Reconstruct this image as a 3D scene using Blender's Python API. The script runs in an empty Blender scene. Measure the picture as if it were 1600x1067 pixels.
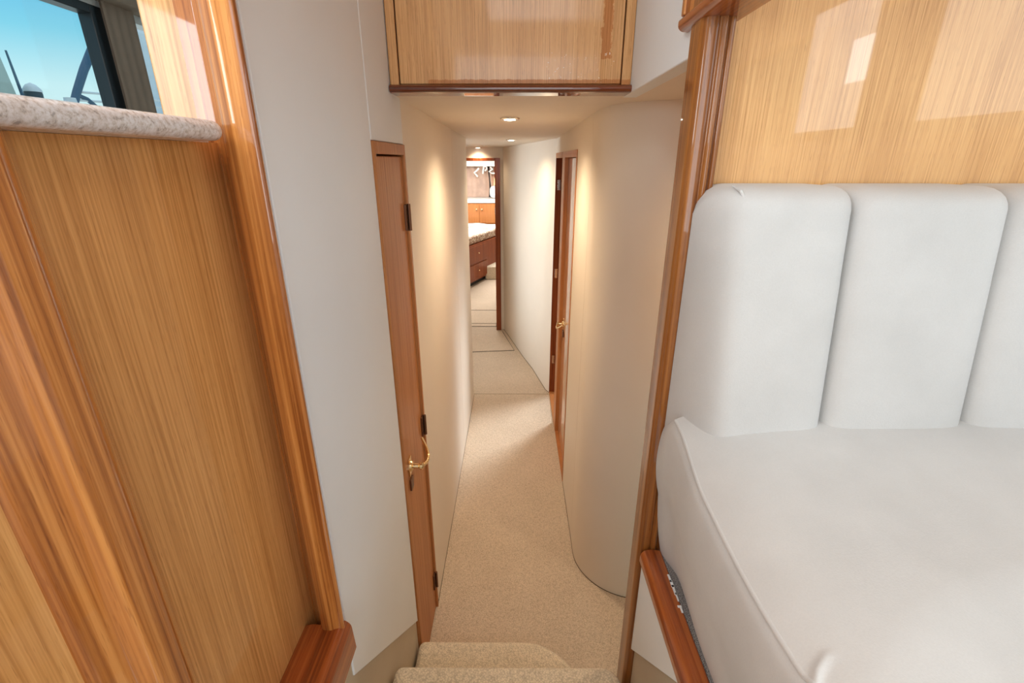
import bpy, bmesh, math, random
from mathutils import Vector, Matrix
random.seed(7)
S = bpy.context.scene
C = S.collection

# ------------------------------------------------------------------ camera
EYE = (0.0, 0.0, 1.79)
cam_d = bpy.data.cameras.new('camera')
cam_d.sensor_width = 36.0
cam_d.lens = 740.0 / 1600.0 * 36.0
cam_d.clip_start = 0.02
cam_d.clip_end = 200
cam = bpy.data.objects.new('camera', cam_d)
C.objects.link(cam)
cam.location = EYE
cam.rotation_euler = (math.radians(90 - 20.9), 0, math.radians(0.29))
S.camera = cam

# ------------------------------------------------------------------ view
S.view_settings.view_transform = 'Standard'
S.view_settings.look = 'None'
S.view_settings.gamma = 1.0
S.view_settings.exposure = 0.56
S.view_settings.use_curve_mapping = False
S.cycles.use_denoising = True
S.cycles.max_bounces = 8
S.cycles.diffuse_bounces = 5
S.cycles.glossy_bounces = 5
S.cycles.transparent_max_bounces = 8
S.cycles.sample_clamp_indirect = 6.0
S.cycles.caustics_reflective = False
S.cycles.caustics_refractive = False

# ------------------------------------------------------------------ sky
W = bpy.data.worlds.new('world')
S.world = W
W.use_nodes = True
nt = W.node_tree
for n in list(nt.nodes):
    nt.nodes.remove(n)
tc = nt.nodes.new('ShaderNodeTexCoord')
sep = nt.nodes.new('ShaderNodeSeparateXYZ')
rmp = nt.nodes.new('ShaderNodeValToRGB')
bg = nt.nodes.new('ShaderNodeBackground')
out = nt.nodes.new('ShaderNodeOutputWorld')
nt.links.new(tc.outputs['Generated'], sep.inputs[0])
nt.links.new(sep.outputs['Z'], rmp.inputs[0])
nt.links.new(rmp.outputs[0], bg.inputs[0])
nt.links.new(bg.outputs[0], out.inputs[0])
cr = rmp.color_ramp
cr.elements[0].position = 0.0
cr.elements[0].color = (0.74, 0.90, 0.92, 1)
cr.elements[1].position = 1.0
cr.elements[1].color = (0.70, 0.84, 0.98, 1)
for p_, c_ in ((0.10, (0.60, 0.88, 0.93)), (0.17, (0.24, 0.66, 0.84)), (0.24, (0.12, 0.50, 0.80)), (0.45, (0.5, 0.72, 0.95))):
    e = cr.elements.new(p_)
    e.color = c_ + (1,)
bg.inputs['Strength'].default_value = 0.72

# ------------------------------------------------------------------ large lights


def area(name, loc, rot, sx, sy, power, col=(1, 1, 1), spread=180):
    d = bpy.data.lights.new(name, 'AREA')
    d.shape = 'RECTANGLE'
    d.size = sx
    d.size_y = sy
    d.energy = power
    d.color = col
    d.spread = math.radians(spread)
    o = bpy.data.objects.new(name, d)
    C.objects.link(o)
    o.location = loc
    o.rotation_euler = rot
    return o


R = math.radians
COOL = (0.86, 0.94, 1.0)
area('daylight_aft_door', (0.1, -3.1, 2.0), (R(90), 0, 0), 1.5, 1.7, 24, COOL)
area('daylight_starboard_window', (1.74, -1.15, 2.26), (0, R(90), 0), 0.62, 0.55, 2.6, COOL)
area('daylight_starboard_forward_window', (1.74, -0.02, 2.26), (0, R(90), 0), 0.62, 0.9, 2.8, COOL)
area('daylight_blind_gap', (1.735, -0.94, 2.265), (0, R(90), 0), 0.20, 0.16, 0.42, COOL)  # small light added only for the bright pane reflection in the veneer
area('daylight_port_window', (-1.54, -1.2, 2.15), (0, R(-90), 0), 0.50, 1.4, 17, COOL)
area('saloon_ceiling_lamp', (0.35, -1.1, 2.84), (0, 0, 0), 1.1, 1.1, 13, (0.95, 0.975, 1.0))  # added overhead fill for brightness, no fixture here
area('saloon_ceiling_lamp_port', (-0.9, 0.0, 2.84), (0, 0, 0), 0.8, 0.8, 12, (0.95, 0.975, 1.0))  # second unseen fill, added to brighten the port side
area('daylight_side_cabin', (-1.95, 3.95, 1.1), (0, R(-90), 0), 1.6, 0.6, 5, COOL, 60)
area('daylight_starboard_cabin', (0.98, 3.90, 1.35), (0, R(56), R(40)), 0.7, 0.4, 4, COOL, 60)
area('daylight_forward_hatch', (-0.7, 7.7, 2.06), (0, 0, 0), 1.2, 1.2, 60, (1.0, 0.97, 0.93))


# ------------------------------------------------------------------ materials


def mat(name):
    m = bpy.data.materials.new(name)
    m.use_nodes = True
    t = m.node_tree
    b = t.nodes['Principled BSDF']
    return m, t, b


def coords(t, scale, rot=(0, 0, 0)):
    tcn = t.nodes.new('ShaderNodeTexCoord')
    mp = t.nodes.new('ShaderNodeMapping')
    mp.inputs['Scale'].default_value = scale
    mp.inputs['Rotation'].default_value = rot
    t.links.new(tcn.outputs['Object'], mp.inputs[0])
    return mp.outputs[0]


def noise(t, vec, scale, detail=4, rough=0.55):
    n = t.nodes.new('ShaderNodeTexNoise')
    n.inputs['Scale'].default_value = scale
    n.inputs['Detail'].default_value = detail
    n.inputs['Roughness'].default_value = rough
    t.links.new(vec, n.inputs['Vector'])
    return n.outputs['Fac']


def ramp(t, fac, stops):
    r = t.nodes.new('ShaderNodeValToRGB')
    e = r.color_ramp.elements
    e[0].position, e[0].color = stops[0][0], tuple(stops[0][1]) + (1,)
    e[1].position, e[1].color = stops[-1][0], tuple(stops[-1][1]) + (1,)
    for p, c in stops[1:-1]:
        x = e.new(p)
        x.color = tuple(c) + (1,)
    t.links.new(fac, r.inputs[0])
    return r.outputs[0]


def mixc(t, a, b, fac, mode='MIX'):
    m = t.nodes.new('ShaderNodeMix')
    m.data_type = 'RGBA'
    m.blend_type = mode
    if isinstance(fac, float):
        m.inputs[0].default_value = fac
    else:
        t.links.new(fac, m.inputs[0])
    for i, v in ((6, a), (7, b)):
        if isinstance(v, tuple):
            m.inputs[i].default_value = v + (1,) if len(v) == 3 else v
        else:
            t.links.new(v, m.inputs[i])
    return m.outputs[2]


def math_n(t, op, a, b=None, clamp=False):
    m = t.nodes.new('ShaderNodeMath')
    m.operation = op
    m.use_clamp = clamp
    for i, v in enumerate((a, b)):
        if v is None:
            continue
        if isinstance(v, (int, float)):
            m.inputs[i].default_value = v
        else:
            t.links.new(v, m.inputs[i])
    return m.outputs[0]


def bump(t, b, h, strength, dist=0.002):
    n = t.nodes.new('ShaderNodeBump')
    n.inputs['Strength'].default_value = strength
    n.inputs['Distance'].default_value = dist
    t.links.new(h, n.inputs['Height'])
    t.links.new(n.outputs[0], b.inputs['Normal'])


def wood(name, light, mid, dark, axis='z', fine=260, band=9, coat=1.0, coat_rough=0.03, rough=0.35, wear=None):
    """straight veneer grain along an axis under clear varnish"""
    m, t, b = mat(name)
    k = 0.012
    sc = {'z': (1, 1, k), 'y': (1, k, 1), 'x': (k, 1, 1)}[axis]
    v = coords(t, sc)
    n1 = noise(t, v, fine, 3, 0.6)
    n2 = noise(t, v, band * 3, 3, 0.5)
    f = math_n(t, 'ADD', math_n(t, 'MULTIPLY', n1, 0.72), math_n(t, 'MULTIPLY', n2, 0.28))
    col = ramp(t, f, [(0.36, dark), (0.5, mid), (0.64, light)])
    # short dark pores
    sp = {'z': (1, 1, 0.06), 'y': (1, 0.06, 1), 'x': (0.06, 1, 1)}[axis]
    pv = coords(t, sp)
    pn = noise(t, pv, 700, 1, 0.5)
    pm = ramp(t, pn, [(0.62, (1, 1, 1)), (0.74, (0.68, 0.62, 0.56))])
    col = mixc(t, col, pm, 0.7, 'MULTIPLY')
    b.inputs['Roughness'].default_value = rough
    b.inputs['Coat Weight'].default_value = coat
    b.inputs['Coat Roughness'].default_value = coat_rough
    b.inputs['Coat IOR'].default_value = 1.5
    b.inputs['Specular IOR Level'].default_value = 0.15
    if wear:
        (x0, x1, z0, z1), (zx0, zx1, zz0, zz1) = wear
        tcn = t.nodes.new('ShaderNodeTexCoord')
        s = t.nodes.new('ShaderNodeSeparateXYZ')
        t.links.new(tcn.outputs['Object'], s.inputs[0])
        wn = noise(t, coords(t, (1, 1, 0.6)), 70, 5, 0.75)
        wob = math_n(t, 'MULTIPLY', math_n(t, 'SUBTRACT', wn, 0.5), 0.035)
        xx = math_n(t, 'ADD', s.outputs['X'], wob)
        zz = math_n(t, 'ADD', s.outputs['Z'], math_n(t, 'MULTIPLY', wob, 0.35))

        def box(a0, a1, c0, c1):
            r1 = math_n(t, 'MULTIPLY', math_n(t, 'GREATER_THAN', xx, a0), math_n(t, 'LESS_THAN', xx, a1))
            r2 = math_n(t, 'MULTIPLY', math_n(t, 'GREATER_THAN', zz, c0), math_n(t, 'LESS_THAN', zz, c1))
            return math_n(t, 'MULTIPLY', r1, r2)
        mask = math_n(t, 'MAXIMUM', box(x0, x1, z0, z1), box(zx0, zx1, zz0, zz1))
        col = mixc(t, col, mixc(t, col, (0.66, 0.34, 0.13), 0.8, 'MULTIPLY'), math_n(t, 'MULTIPLY', mask, 0.75))
        cn = noise(t, coords(t, (1, 1, 1)), 95, 4, 0.8)
        chip = math_n(t, 'MULTIPLY', math_n(t, 'GREATER_THAN', cn, 0.655), box(0.08, 0.26, 1.978, 2.05))
        col = mixc(t, col, (0.85, 0.74, 0.60), chip)
        t.links.new(math_n(t, 'SUBTRACT', coat, math_n(t, 'MULTIPLY', mask, 0.8 * coat)), b.inputs['Coat Weight'])
    t.links.new(col, b.inputs['Base Color'])
    bump(t, b, n1, 0.03, 0.001)
    return m


def plain(name, col, rough=0.5, metal=0.0, var=0.04, nscale=8, bmp=0.0, bscale=300, coat=0.0):
    m, t, b = mat(name)
    v = coords(t, (1, 1, 1))
    n = noise(t, v, nscale, 4)
    d = tuple(c * (1 - var) for c in col)
    l = tuple(min(1, c * (1 + var)) for c in col)
    t.links.new(ramp(t, n, [(0.35, d), (0.65, l)]), b.inputs['Base Color'])
    b.inputs['Roughness'].default_value = rough
    b.inputs['Metallic'].default_value = metal
    b.inputs['Coat Weight'].default_value = coat
    if bmp:
        bump(t, b, noise(t, v, bscale, 2), bmp, 0.001)
    return m


def emitter(name, col, strength):
    m, t, b = mat(name)
    b.inputs['Base Color'].default_value = tuple(col) + (1,)
    b.inputs['Emission Color'].default_value = tuple(col) + (1,)
    b.inputs['Emission Strength'].default_value = strength
    return m


M = {}
M['veneer'] = wood('satin_teak_veneer', (0.74, 0.385, 0.135), (0.63, 0.305, 0.096), (0.48, 0.212, 0.060), coat_rough=0.05, coat=0.6)
M['veneer_jamb'] = wood('jamb_teak_veneer', (0.66, 0.38, 0.16), (0.56, 0.30, 0.115), (0.42, 0.21, 0.072), coat=0.5, coat_rough=0.06)
M['veneer_light'] = wood('light_teak_veneer', (0.78, 0.455, 0.185), (0.68, 0.365, 0.138), (0.52, 0.255, 0.086), fine=420)
M['veneer_overhead'] = wood('overhead_teak_veneer', (0.74, 0.425, 0.19), (0.64, 0.34, 0.14), (0.48, 0.24, 0.09), fine=400,
                            coat=0.5, coat_rough=0.06, wear=((0.222, 0.247, 2.035, 2.30), (-0.225, 0.30, 1.976, 1.988)))
M['trim'] = wood('varnished_teak_trim', (0.64, 0.27, 0.072), (0.46, 0.165, 0.036), (0.24, 0.068, 0.013), fine=150, band=18)
M['trim_y'] = wood('varnished_teak_rail', (0.42, 0.12, 0.028), (0.30, 0.07, 0.015), (0.18, 0.036, 0.008), axis='y', fine=120, band=10)
M['trim_x'] = wood('dark_varnished_rail', (0.24, 0.065, 0.02), (0.16, 0.036, 0.011), (0.09, 0.02, 0.007), axis='x', fine=120, band=10)
M['door_wood'] = wood('door_cherry_veneer', (0.54, 0.235, 0.085), (0.46, 0.18, 0.058), (0.35, 0.125, 0.036), fine=200, band=4, coat=0.2, coat_rough=0.16, rough=0.5)
M['door_gloss'] = wood('glossy_door_veneer', (0.62, 0.33, 0.17), (0.54, 0.27, 0.13), (0.44, 0.20, 0.09), fine=200, band=4, coat=0.8)  # lightened base colour stands in for glare on the leaf
M['post_wood'] = wood('post_teak', (0.34, 0.125, 0.026), (0.24, 0.078, 0.015), (0.15, 0.042, 0.009), fine=140, band=10, coat=0.75)
M['dark_wood'] = wood('dark_cherry', (0.29, 0.075, 0.020), (0.22, 0.048, 0.012), (0.13, 0.027, 0.007), fine=160, band=5, coat=0.35, coat_rough=0.12, rough=0.5)
M['white_panel'] = plain('white_vinyl_panel', (0.76, 0.785, 0.80), 0.55, var=0.015, nscale=3)
M['hall_panel'] = plain('cream_vinyl_panel', (0.77, 0.69, 0.585), 0.5, var=0.015, nscale=3)
M['shadow_line'] = plain('brown_base_line', (0.16, 0.12, 0.08), 0.8)  # brown for the contact shade drawn at the wall feet
M['headliner'] = plain('cream_headliner', (0.74, 0.65, 0.54), 0.6, var=0.01)
M['skirt'] = plain('beige_skirt_vinyl', (0.50, 0.42, 0.31), 0.6, var=0.03)
M['brass'] = plain('polished_brass', (0.85, 0.66, 0.38), 0.14, 1.0, var=0.05)
M['hinge'] = plain('dark_bronze_hinge', (0.16, 0.07, 0.035), 0.35, 0.6)
M['chrome'] = plain('brushed_chrome', (0.75, 0.72, 0.68), 0.2, 1.0)
M['lens'] = emitter('lit_lens', (1.0, 0.93, 0.80), 9.0)
M['black_gap'] = plain('black_rubber', (0.02, 0.018, 0.016), 0.7)
M['grey_carpet'] = plain('grey_liner_carpet', (0.19, 0.18, 0.175), 0.95, var=0.8, nscale=500, bmp=0.8)
M['frame_black'] = plain('black_window_frame', (0.012, 0.016, 0.02), 0.35)
M['hull_white'] = plain('white_gelcoat', (0.75, 0.76, 0.76), 0.25)
M['boat_blue'] = plain('dark_blue_canvas', (0.035, 0.10, 0.17), 0.6)
M['boat_dark'] = plain('navy_canvas', (0.02, 0.05, 0.07), 0.6)
M['boat_pale'] = plain('pale_green_canvas', (0.42, 0.50, 0.45), 0.7)
M['curtain_tan'] = plain('tan_curtain_fabric', (0.30, 0.23, 0.175), 0.9, var=0.04, nscale=20, bmp=0.2, bscale=600)
M['curtain_pink'] = plain('taupe_curtain_fabric', (0.50, 0.36, 0.29), 0.9, var=0.12, nscale=5)
M['bedding'] = plain('white_bedding', (0.86, 0.88, 0.88), 0.9, var=0.06, nscale=6)
M['shade_amber'] = emitter('amber_lamp_shade', (1.0, 0.62, 0.22), 1.6)

# upholstery
m, t, b = mat('off_white_upholstery')
v = coords(t, (1, 1, 1))
big = noise(t, v, 5, 4)
fine_n = noise(t, v, 420, 2)
col = ramp(t, big, [(0.3, (0.525, 0.52, 0.51)), (0.7, (0.60, 0.595, 0.585))])
col = mixc(t, col, ramp(t, fine_n, [(0.3, (0.93, 0.93, 0.93)), (0.7, (1, 1, 1))]), 0.6, 'MULTIPLY')
st = noise(t, v, 2.2, 5, 0.6)
col = mixc(t, col, (0.46, 0.45, 0.445), ramp(t, st, [(0.56, (0, 0, 0)), (0.72, (0.3, 0.3, 0.3))]))
t.links.new(col, b.inputs['Base Color'])
b.inputs['Roughness'].default_value = 0.75
b.inputs['Sheen Weight'].default_value = 0.15
bump(t, b, fine_n, 0.25, 0.0008)
M['upholstery'] = m

# granite
m, t, b = mat('speckled_granite')
v = coords(t, (1, 1, 1))
g1 = noise(t, v, 190, 4, 0.7)
g2 = noise(t, v, 38, 3, 0.6)
col = ramp(t, g1, [(0.34, (0.36, 0.35, 0.35)), (0.43, (0.58, 0.55, 0.53)), (0.52, (0.68, 0.68, 0.70)), (0.68, (0.80, 0.82, 0.86))])
col = mixc(t, col, ramp(t, g2, [(0.4, (0.90, 0.82, 0.77)), (0.62, (1, 1, 1))]), 0.6, 'MULTIPLY')
t.links.new(col, b.inputs['Base Color'])
b.inputs['Roughness'].default_value = 0.25
M['granite'] = m


def carpet(name, base, loop, contrast):
    m, t, b = mat(name)
    v = coords(t, (1, 1, 1), (0, 0, R(45)))
    vo = t.nodes.new('ShaderNodeTexVoronoi')
    vo.inputs['Scale'].default_value = loop
    vo.inputs['Randomness'].default_value = 0.75
    t.links.new(v, vo.inputs['Vector'])
    n0 = noise(t, v, loop * 0.28, 4, 0.7)
    n1 = noise(t, v, 2.5, 4, 0.6)
    d = tuple(c * (1 - contrast) for c in base)
    l = tuple(min(1, c * (1 + contrast * 0.45)) for c in base)
    col = ramp(t, n0, [(0.34, d), (0.5, base), (0.66, l)])
    col = mixc(t, col, ramp(t, vo.outputs['Distance'], [(0.25, (1, 1, 1)), (0.75, (0.62, 0.60, 0.57))]), 0.8, 'MULTIPLY')
    col = mixc(t, col, ramp(t, n1, [(0.35, (0.90, 0.89, 0.87)), (0.65, (1, 1, 1))]), 1.0, 'MULTIPLY')
    t.links.new(col, b.inputs['Base Color'])
    b.inputs['Roughness'].default_value = 0.95
    b.inputs['Sheen Weight'].default_value = 0.2
    h = math_n(t, 'SUBTRACT', 1.0, vo.outputs['Distance'])
    bump(t, b, h, 0.5, 0.003)
    return m


M['carpet'] = carpet('berber_carpet', (0.72, 0.59, 0.455), 230, 0.12)
M['carpet_step'] = carpet('step_berber_carpet', (0.80, 0.69, 0.53), 190, 0.16)  # brightness put into the colour, since little light reaches the steps

# patterned bed skirt
m, t, b = mat('patterned_bed_skirt')
v = coords(t, (1, 1, 1))
vo = t.nodes.new('ShaderNodeTexVoronoi')
vo.inputs['Scale'].default_value = 28
t.links.new(v, vo.inputs['Vector'])
t.links.new(ramp(t, vo.outputs['Distance'], [(0.2, (0.72, 0.66, 0.56)), (0.55, (0.30, 0.19, 0.13))]), b.inputs['Base Color'])
b.inputs['Roughness'].default_value = 0.9
M['pattern'] = m

# window glass
m, t, b = mat('window_glass')
t.nodes.remove(b)
gl = t.nodes.new('ShaderNodeBsdfGlossy')
gl.inputs['Roughness'].default_value = 0.0
tr = t.nodes.new('ShaderNodeBsdfTransparent')
tr.inputs['Color'].default_value = (0.97, 0.99, 0.985, 1)
mx = t.nodes.new('ShaderNodeMixShader')
mx.inputs[0].default_value = 0.04
t.links.new(tr.outputs[0], mx.inputs[1])
t.links.new(gl.outputs[0], mx.inputs[2])
t.links.new(mx.outputs[0], t.nodes['Material Output'].inputs['Surface'])
M['glass'] = m

# ------------------------------------------------------------------ mesh helpers


class MB:
    def __init__(s):
        s.v, s.f = [], []

    def add(s, vs, fs):
        k = len(s.v)
        s.v += [tuple(p) for p in vs]
        s.f += [tuple(i + k for i in f) for f in fs]
        return s

    def box(s, x0, x1, y0, y1, z0, z1):
        return s.prism([(x0, y0), (x1, y0), (x1, y1), (x0, y1)], z0, z1)

    def prism(s, poly, a0, a1, axis='z'):
        """poly in the other two axes; axis z:(x,y) x:(y,z) y:(x,z)"""
        n = len(poly)

        def P(p, a):
            return {'z': (p[0], p[1], a), 'x': (a, p[0], p[1]), 'y': (p[0], a, p[1])}[axis]
        vs = [P(p, a0) for p in poly] + [P(p, a1) for p in poly]
        fs = [tuple(range(n)), tuple(range(n, 2 * n))]
        fs += [(i, (i + 1) % n, n + (i + 1) % n, n + i) for i in range(n)]
        return s.add(vs, fs)

    def grid(s, nu, nv, fn, wrap=False):
        vs = [fn(i / (nu - 1 if not wrap else nu), j / (nv - 1)) for j in range(nv) for i in range(nu)]
        fs = []
        for j in range(nv - 1):
            for i in range(nu if wrap else nu - 1):
                i2 = (i + 1) % nu
                fs.append((j * nu + i, j * nu + i2, (j + 1) * nu + i2, (j + 1) * nu + i))
        return s.add(vs, fs)

    def lathe(s, prof, origin, axis='z', n=24):
        """prof: (radius, height); axis direction"""
        def P(r, h, a):
            c, d = r * math.cos(a), r * math.sin(a)
            v = {'z': (c, d, h), 'x': (h, c, d), 'y': (c, h, d)}[axis]
            return (v[0] + origin[0], v[1] + origin[1], v[2] + origin[2])
        k = len(prof)
        vs = [P(r, h, 2 * math.pi * i / n) for (r, h) in prof for i in range(n)]
        fs = []
        for j in range(k - 1):
            for i in range(n):
                fs.append((j * n + i, j * n + (i + 1) % n, (j + 1) * n + (i + 1) % n, (j + 1) * n + i))
        fs.append(tuple(range(n)))
        fs.append(tuple(range((k - 1) * n, k * n)))
        return s.add(vs, fs)

    def tube(s, pts, rad, n=10):
        pts = [Vector(p) for p in pts]
        if not isinstance(rad, (list, tuple)):
            rad = [rad] * len(pts)
        vs, fs = [], []
        ref = None
        for i, p in enumerate(pts):
            d = (pts[min(i + 1, len(pts) - 1)] - pts[max(i - 1, 0)]).normalized()
            if ref is None:
                ref = d.orthogonal().normalized()
            ref = (ref - d * ref.dot(d)).normalized()
            q = d.cross(ref)
            for k in range(n):
                a = 2 * math.pi * k / n
                vs.append(p + (ref * math.cos(a) + q * math.sin(a)) * rad[i])
        for j in range(len(pts) - 1):
            for k in range(n):
                fs.append((j * n + k, j * n + (k + 1) % n, (j + 1) * n + (k + 1) % n, (j + 1) * n + k))
        fs.append(tuple(range(n)))
        fs.append(tuple(range((len(pts) - 1) * n, len(pts) * n)))
        return s.add(vs, fs)

    def build(s, name, m, parent=None, bev=0.0, seg=3, angle=35, smooth=True, merge=False):
        me = bpy.data.meshes.new(name)
        bm = bmesh.new()
        vv = [bm.verts.new(p) for p in s.v]
        for f in s.f:
            try:
                bm.faces.new([vv[i] for i in f])
            except ValueError:
                pass
        if merge:
            bmesh.ops.remove_doubles(bm, verts=bm.verts, dist=1e-5)
        bmesh.ops.recalc_face_normals(bm, faces=bm.faces)
        bm.to_mesh(me)
        bm.free()
        me.materials.append(m)
        o = bpy.data.objects.new(name, me)
        C.objects.link(o)
        if smooth:
            for p in me.polygons:
                p.use_smooth = True
            me.set_sharp_from_angle(angle=R(angle))
        if bev:
            bm_ = o.modifiers.new('bevel', 'BEVEL')
            bm_.width = bev
            bm_.segments = seg
            bm_.limit_method = 'ANGLE'
            bm_.angle_limit = R(30)
            bm_.harden_normals = True
        if parent is not None:
            o.parent = parent
            w = Vector((0, 0, 0))
            q = parent
            while q is not None:
                w += q.location
                q = q.parent
            o.location = -w
        return o


def thing(name, loc, label, cat, group=None, kind=None):
    o = bpy.data.objects.new(name, None)
    o.empty_display_size = 0.05
    C.objects.link(o)
    o.location = loc
    return tag(o, label, cat, group, kind)


def tag(o, label=None, cat=None, group=None, kind=None):
    if label:
        o['label'] = label
    if cat:
        o['category'] = cat
    if group:
        o['group'] = group
    if kind:
        o['kind'] = kind
    return o


def struct(o, label=None):
    o['kind'] = 'structure'
    if label:
        o['label'] = label
    return o


def arc(cx, cy, r, a0, a1, n):
    return [(cx + r * math.cos(R(a0 + (a1 - a0) * i / n)), cy + r * math.sin(R(a0 + (a1 - a0) * i / n))) for i in range(n + 1)]


def offset(poly, d):
    """offset an open polyline to its right side by d"""
    res = []
    for i, p in enumerate(poly):
        a = poly[max(i - 1, 0)]
        c = poly[min(i + 1, len(poly) - 1)]
        dx, dy = c[0] - a[0], c[1] - a[1]
        l = math.hypot(dx, dy) or 1
        res.append((p[0] + dy / l * d, p[1] - dx / l * d))
    return res


# ================================================================== SETTING
CEIL = lambda y: 1.957 - 0.0125 * max(0, y - 1.4)
# floor of the passage and the forward cabin
struct(MB().box(-2.1, 1.4, 0.45, 9.9, -0.08, 0.0).build('floor', M['carpet'], smooth=False), 'beige berber carpet running down the narrow passage')
# raised saloon deck behind the camera
struct(MB().box(-1.6, -0.43, -3.2, 0.66, 0.84, 0.90).box(-0.43, 0.9, -3.2, 0.05, 0.84, 0.90).box(0.9, 1.8, -3.2, 0.93, 0.84, 0.90)
       .build('floor_saloon', M['carpet'], smooth=False))

# left wall of the stairwell and the passage
LX = -0.328
lw = MB()
lw.prism([(0.667, 0.795), (1.172, 0.318), (1.172, 2.95), (0.667, 2.95)], LX - 0.045, LX, 'x')
lw.box(LX - 0.08, LX, 1.176, 1.509, 1.834, 2.95)
lw.build('wall_left', M['white_panel'], bev=0.003)
struct(bpy.data.objects['wall_left'], 'white vinyl stairwell panel left of the steps')
lw = MB()
lw.box(LX - 0.08, LX, 1.509, 2.672, 0, 2.95)
lw.box(LX - 0.08, LX, 2.675, 3.45, 0, 2.2)
lw.box(-1.3, LX - 0.08, 3.37, 3.45, 0, 2.2)
struct(lw.build('wall_passage_left', M['hall_panel'], bev=0.003), 'cream vinyl passage wall beyond the closet door')
struct(MB().prism([(0.69, 0.02), (1.172, 0.02), (1.172, 0.335), (0.69, 0.79)], LX - 0.08, LX - 0.006, 'x').prism([(0.20, 0.02), (0.69, 0.02), (0.69, 0.90), (0.20, 0.90)], LX - 0.08, LX - 0.004, 'x')
       .build('trim_1', M['skirt'], bev=0.002), 'beige stair skirt under the white left panel')

# right wall: rounded corner, straight run with two doors, then slanting inboard
arcp = arc(0.552, 1.80, 0.264, 270, 180, 20)           # from (.552,1.536) to (.288,1.80)
run1 = [(1.3, 1.536), (0.9, 1.536)] + arcp + [(0.289, 1.90)]


def wallstrip(poly, z0, z1, d=0.07):
    o = offset(poly, d)
    return MB().prism(poly + o[::-1], z0, z1)


wr = wallstrip(run1, 0, 2.0)
b1 = wr.build('wall_right', M['hall_panel'], bev=0.0, angle=40)
struct(b1, 'cream rounded passage wall right of the steps')
wr = MB()
wr.prism([(0.289, 1.9035), (0.290, 2.342), (0.372, 2.342), (0.372, 1.9035)], 0, 2.0)
wr.prism([(0.290, 2.342), (0.290, 3.55), (0.372, 3.55), (0.372, 2.342)], 1.838, 2.0)
struct(wr.build('wall_right_straight', M['hall_panel'], bev=0.0015), 'cream panel beside the two right-hand doors')
wr = MB()
dg = [(0.290, 3.55), (0.245, 3.62), (0.169, 4.001), (0.0, 4.64), (-0.116, 5.07)]
dg = [(0.292, 3.502), (0.262, 3.56), (0.169, 3.985), (0.085, 4.28), (-0.075, 4.92), (-0.116, 5.07)]
wr.prism(dg + offset(dg, 0.07)[::-1], 0, 2.0)
struct(wr.build('wall_right_slanting', M['hall_panel'], angle=50), 'cream wall slanting inboard towards the cabin doorway')

# bulkhead with the cabin doorway
wf = MB()
wf.box(-1.3, -0.80, 5.07, 5.13, 0, 2.0).box(-0.148, 0.0, 5.07, 5.13, 0, 2.0).box(-0.80, -0.148, 5.07, 5.13, 1.815, 2.0)
struct(wf.build('wall_forward', M['hall_panel'], smooth=False))
# port side of the lobby: opening into a daylit side cabin
wp = MB()
wp.box(-1.3, -1.24, 3.45, 3.60, 0, 2.0).box(-1.3, -1.24, 4.32, 5.07, 0, 2.0).box(-1.3, -1.24, 3.60, 4.32, 1.9, 2.0)
wp.box(-2.1, -1.3, 3.40, 3.45, 0, 2.0).box(-2.1, -1.3, 4.6, 4.65, 0, 2.0).box(-2.1, -2.05, 3.4, 4.65, 0, 2.0)
struct(wp.build('wall_lobby_left', M['hall_panel'], smooth=False))

# ceilings
ch = MB()
ch.prism([(1.43, 1.957), (3.45, CEIL(3.45)), (5.10, CEIL(5.07)), (5.10, 2.05), (1.45, 2.05), (1.43, 1.970)], -0.405, 0.305, 'x')
ch.prism([(3.37, CEIL(3.37)), (5.10, CEIL(5.07)), (5.10, 2.05), (3.37, 2.05)], -2.1, -0.407, 'x')
struct(ch.build('ceiling', M['headliner'], smooth=False), 'cream headliner of the low passage')
struct(MB().box(0.3051, 1.3, 0.935, 1.70, 1.957, 2.05).box(0.307, 0.40, 1.70, 3.6, 1.945, 2.05).build('ceiling_niche', M['headliner'], smooth=False))
struct(MB().box(-1.7, 1.9, -3.2, 1.9, 2.86, 2.95).build('ceiling_saloon', M['headliner'], smooth=False))

# upper right stairwell panel (above the low ceiling, starboard)
up = MB().box(0.3036, 0.345, 0.932, 1.50, 1.9565, 2.86)
struct(up.build('wall_stairwell_right', M['white_panel'], bev=0.003), 'white panel between overhead cabinet and right post')
# lower right stairwell panel under the settee rail
lr = MB()
lr.prism([(0.868, 0.602), (0.05, 1.38), (0.05, 0.0), (0.868, 0.0)], 0.312, 0.34, 'x')
struct(MB().prism([(0.05, 0.2), (0.866, 0.2), (0.866, 0.625), (0.60, 0.885), (0.05, 0.885)], 0.314, 0.34, 'x')
       .build('trim_2', M['skirt'], bev=0.002), 'beige stair skirt under the white right panel')
struct(MB().prism([(0.866, 0.605), (0.866, 0.905), (-0.25, 0.905), (-0.25, 0.895), (0.595, 0.885)], 0.304, 0.34, 'x')
       .build('wall_settee_base', M['white_panel'], bev=0.002), 'white triangular panel under the settee rail')

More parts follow.
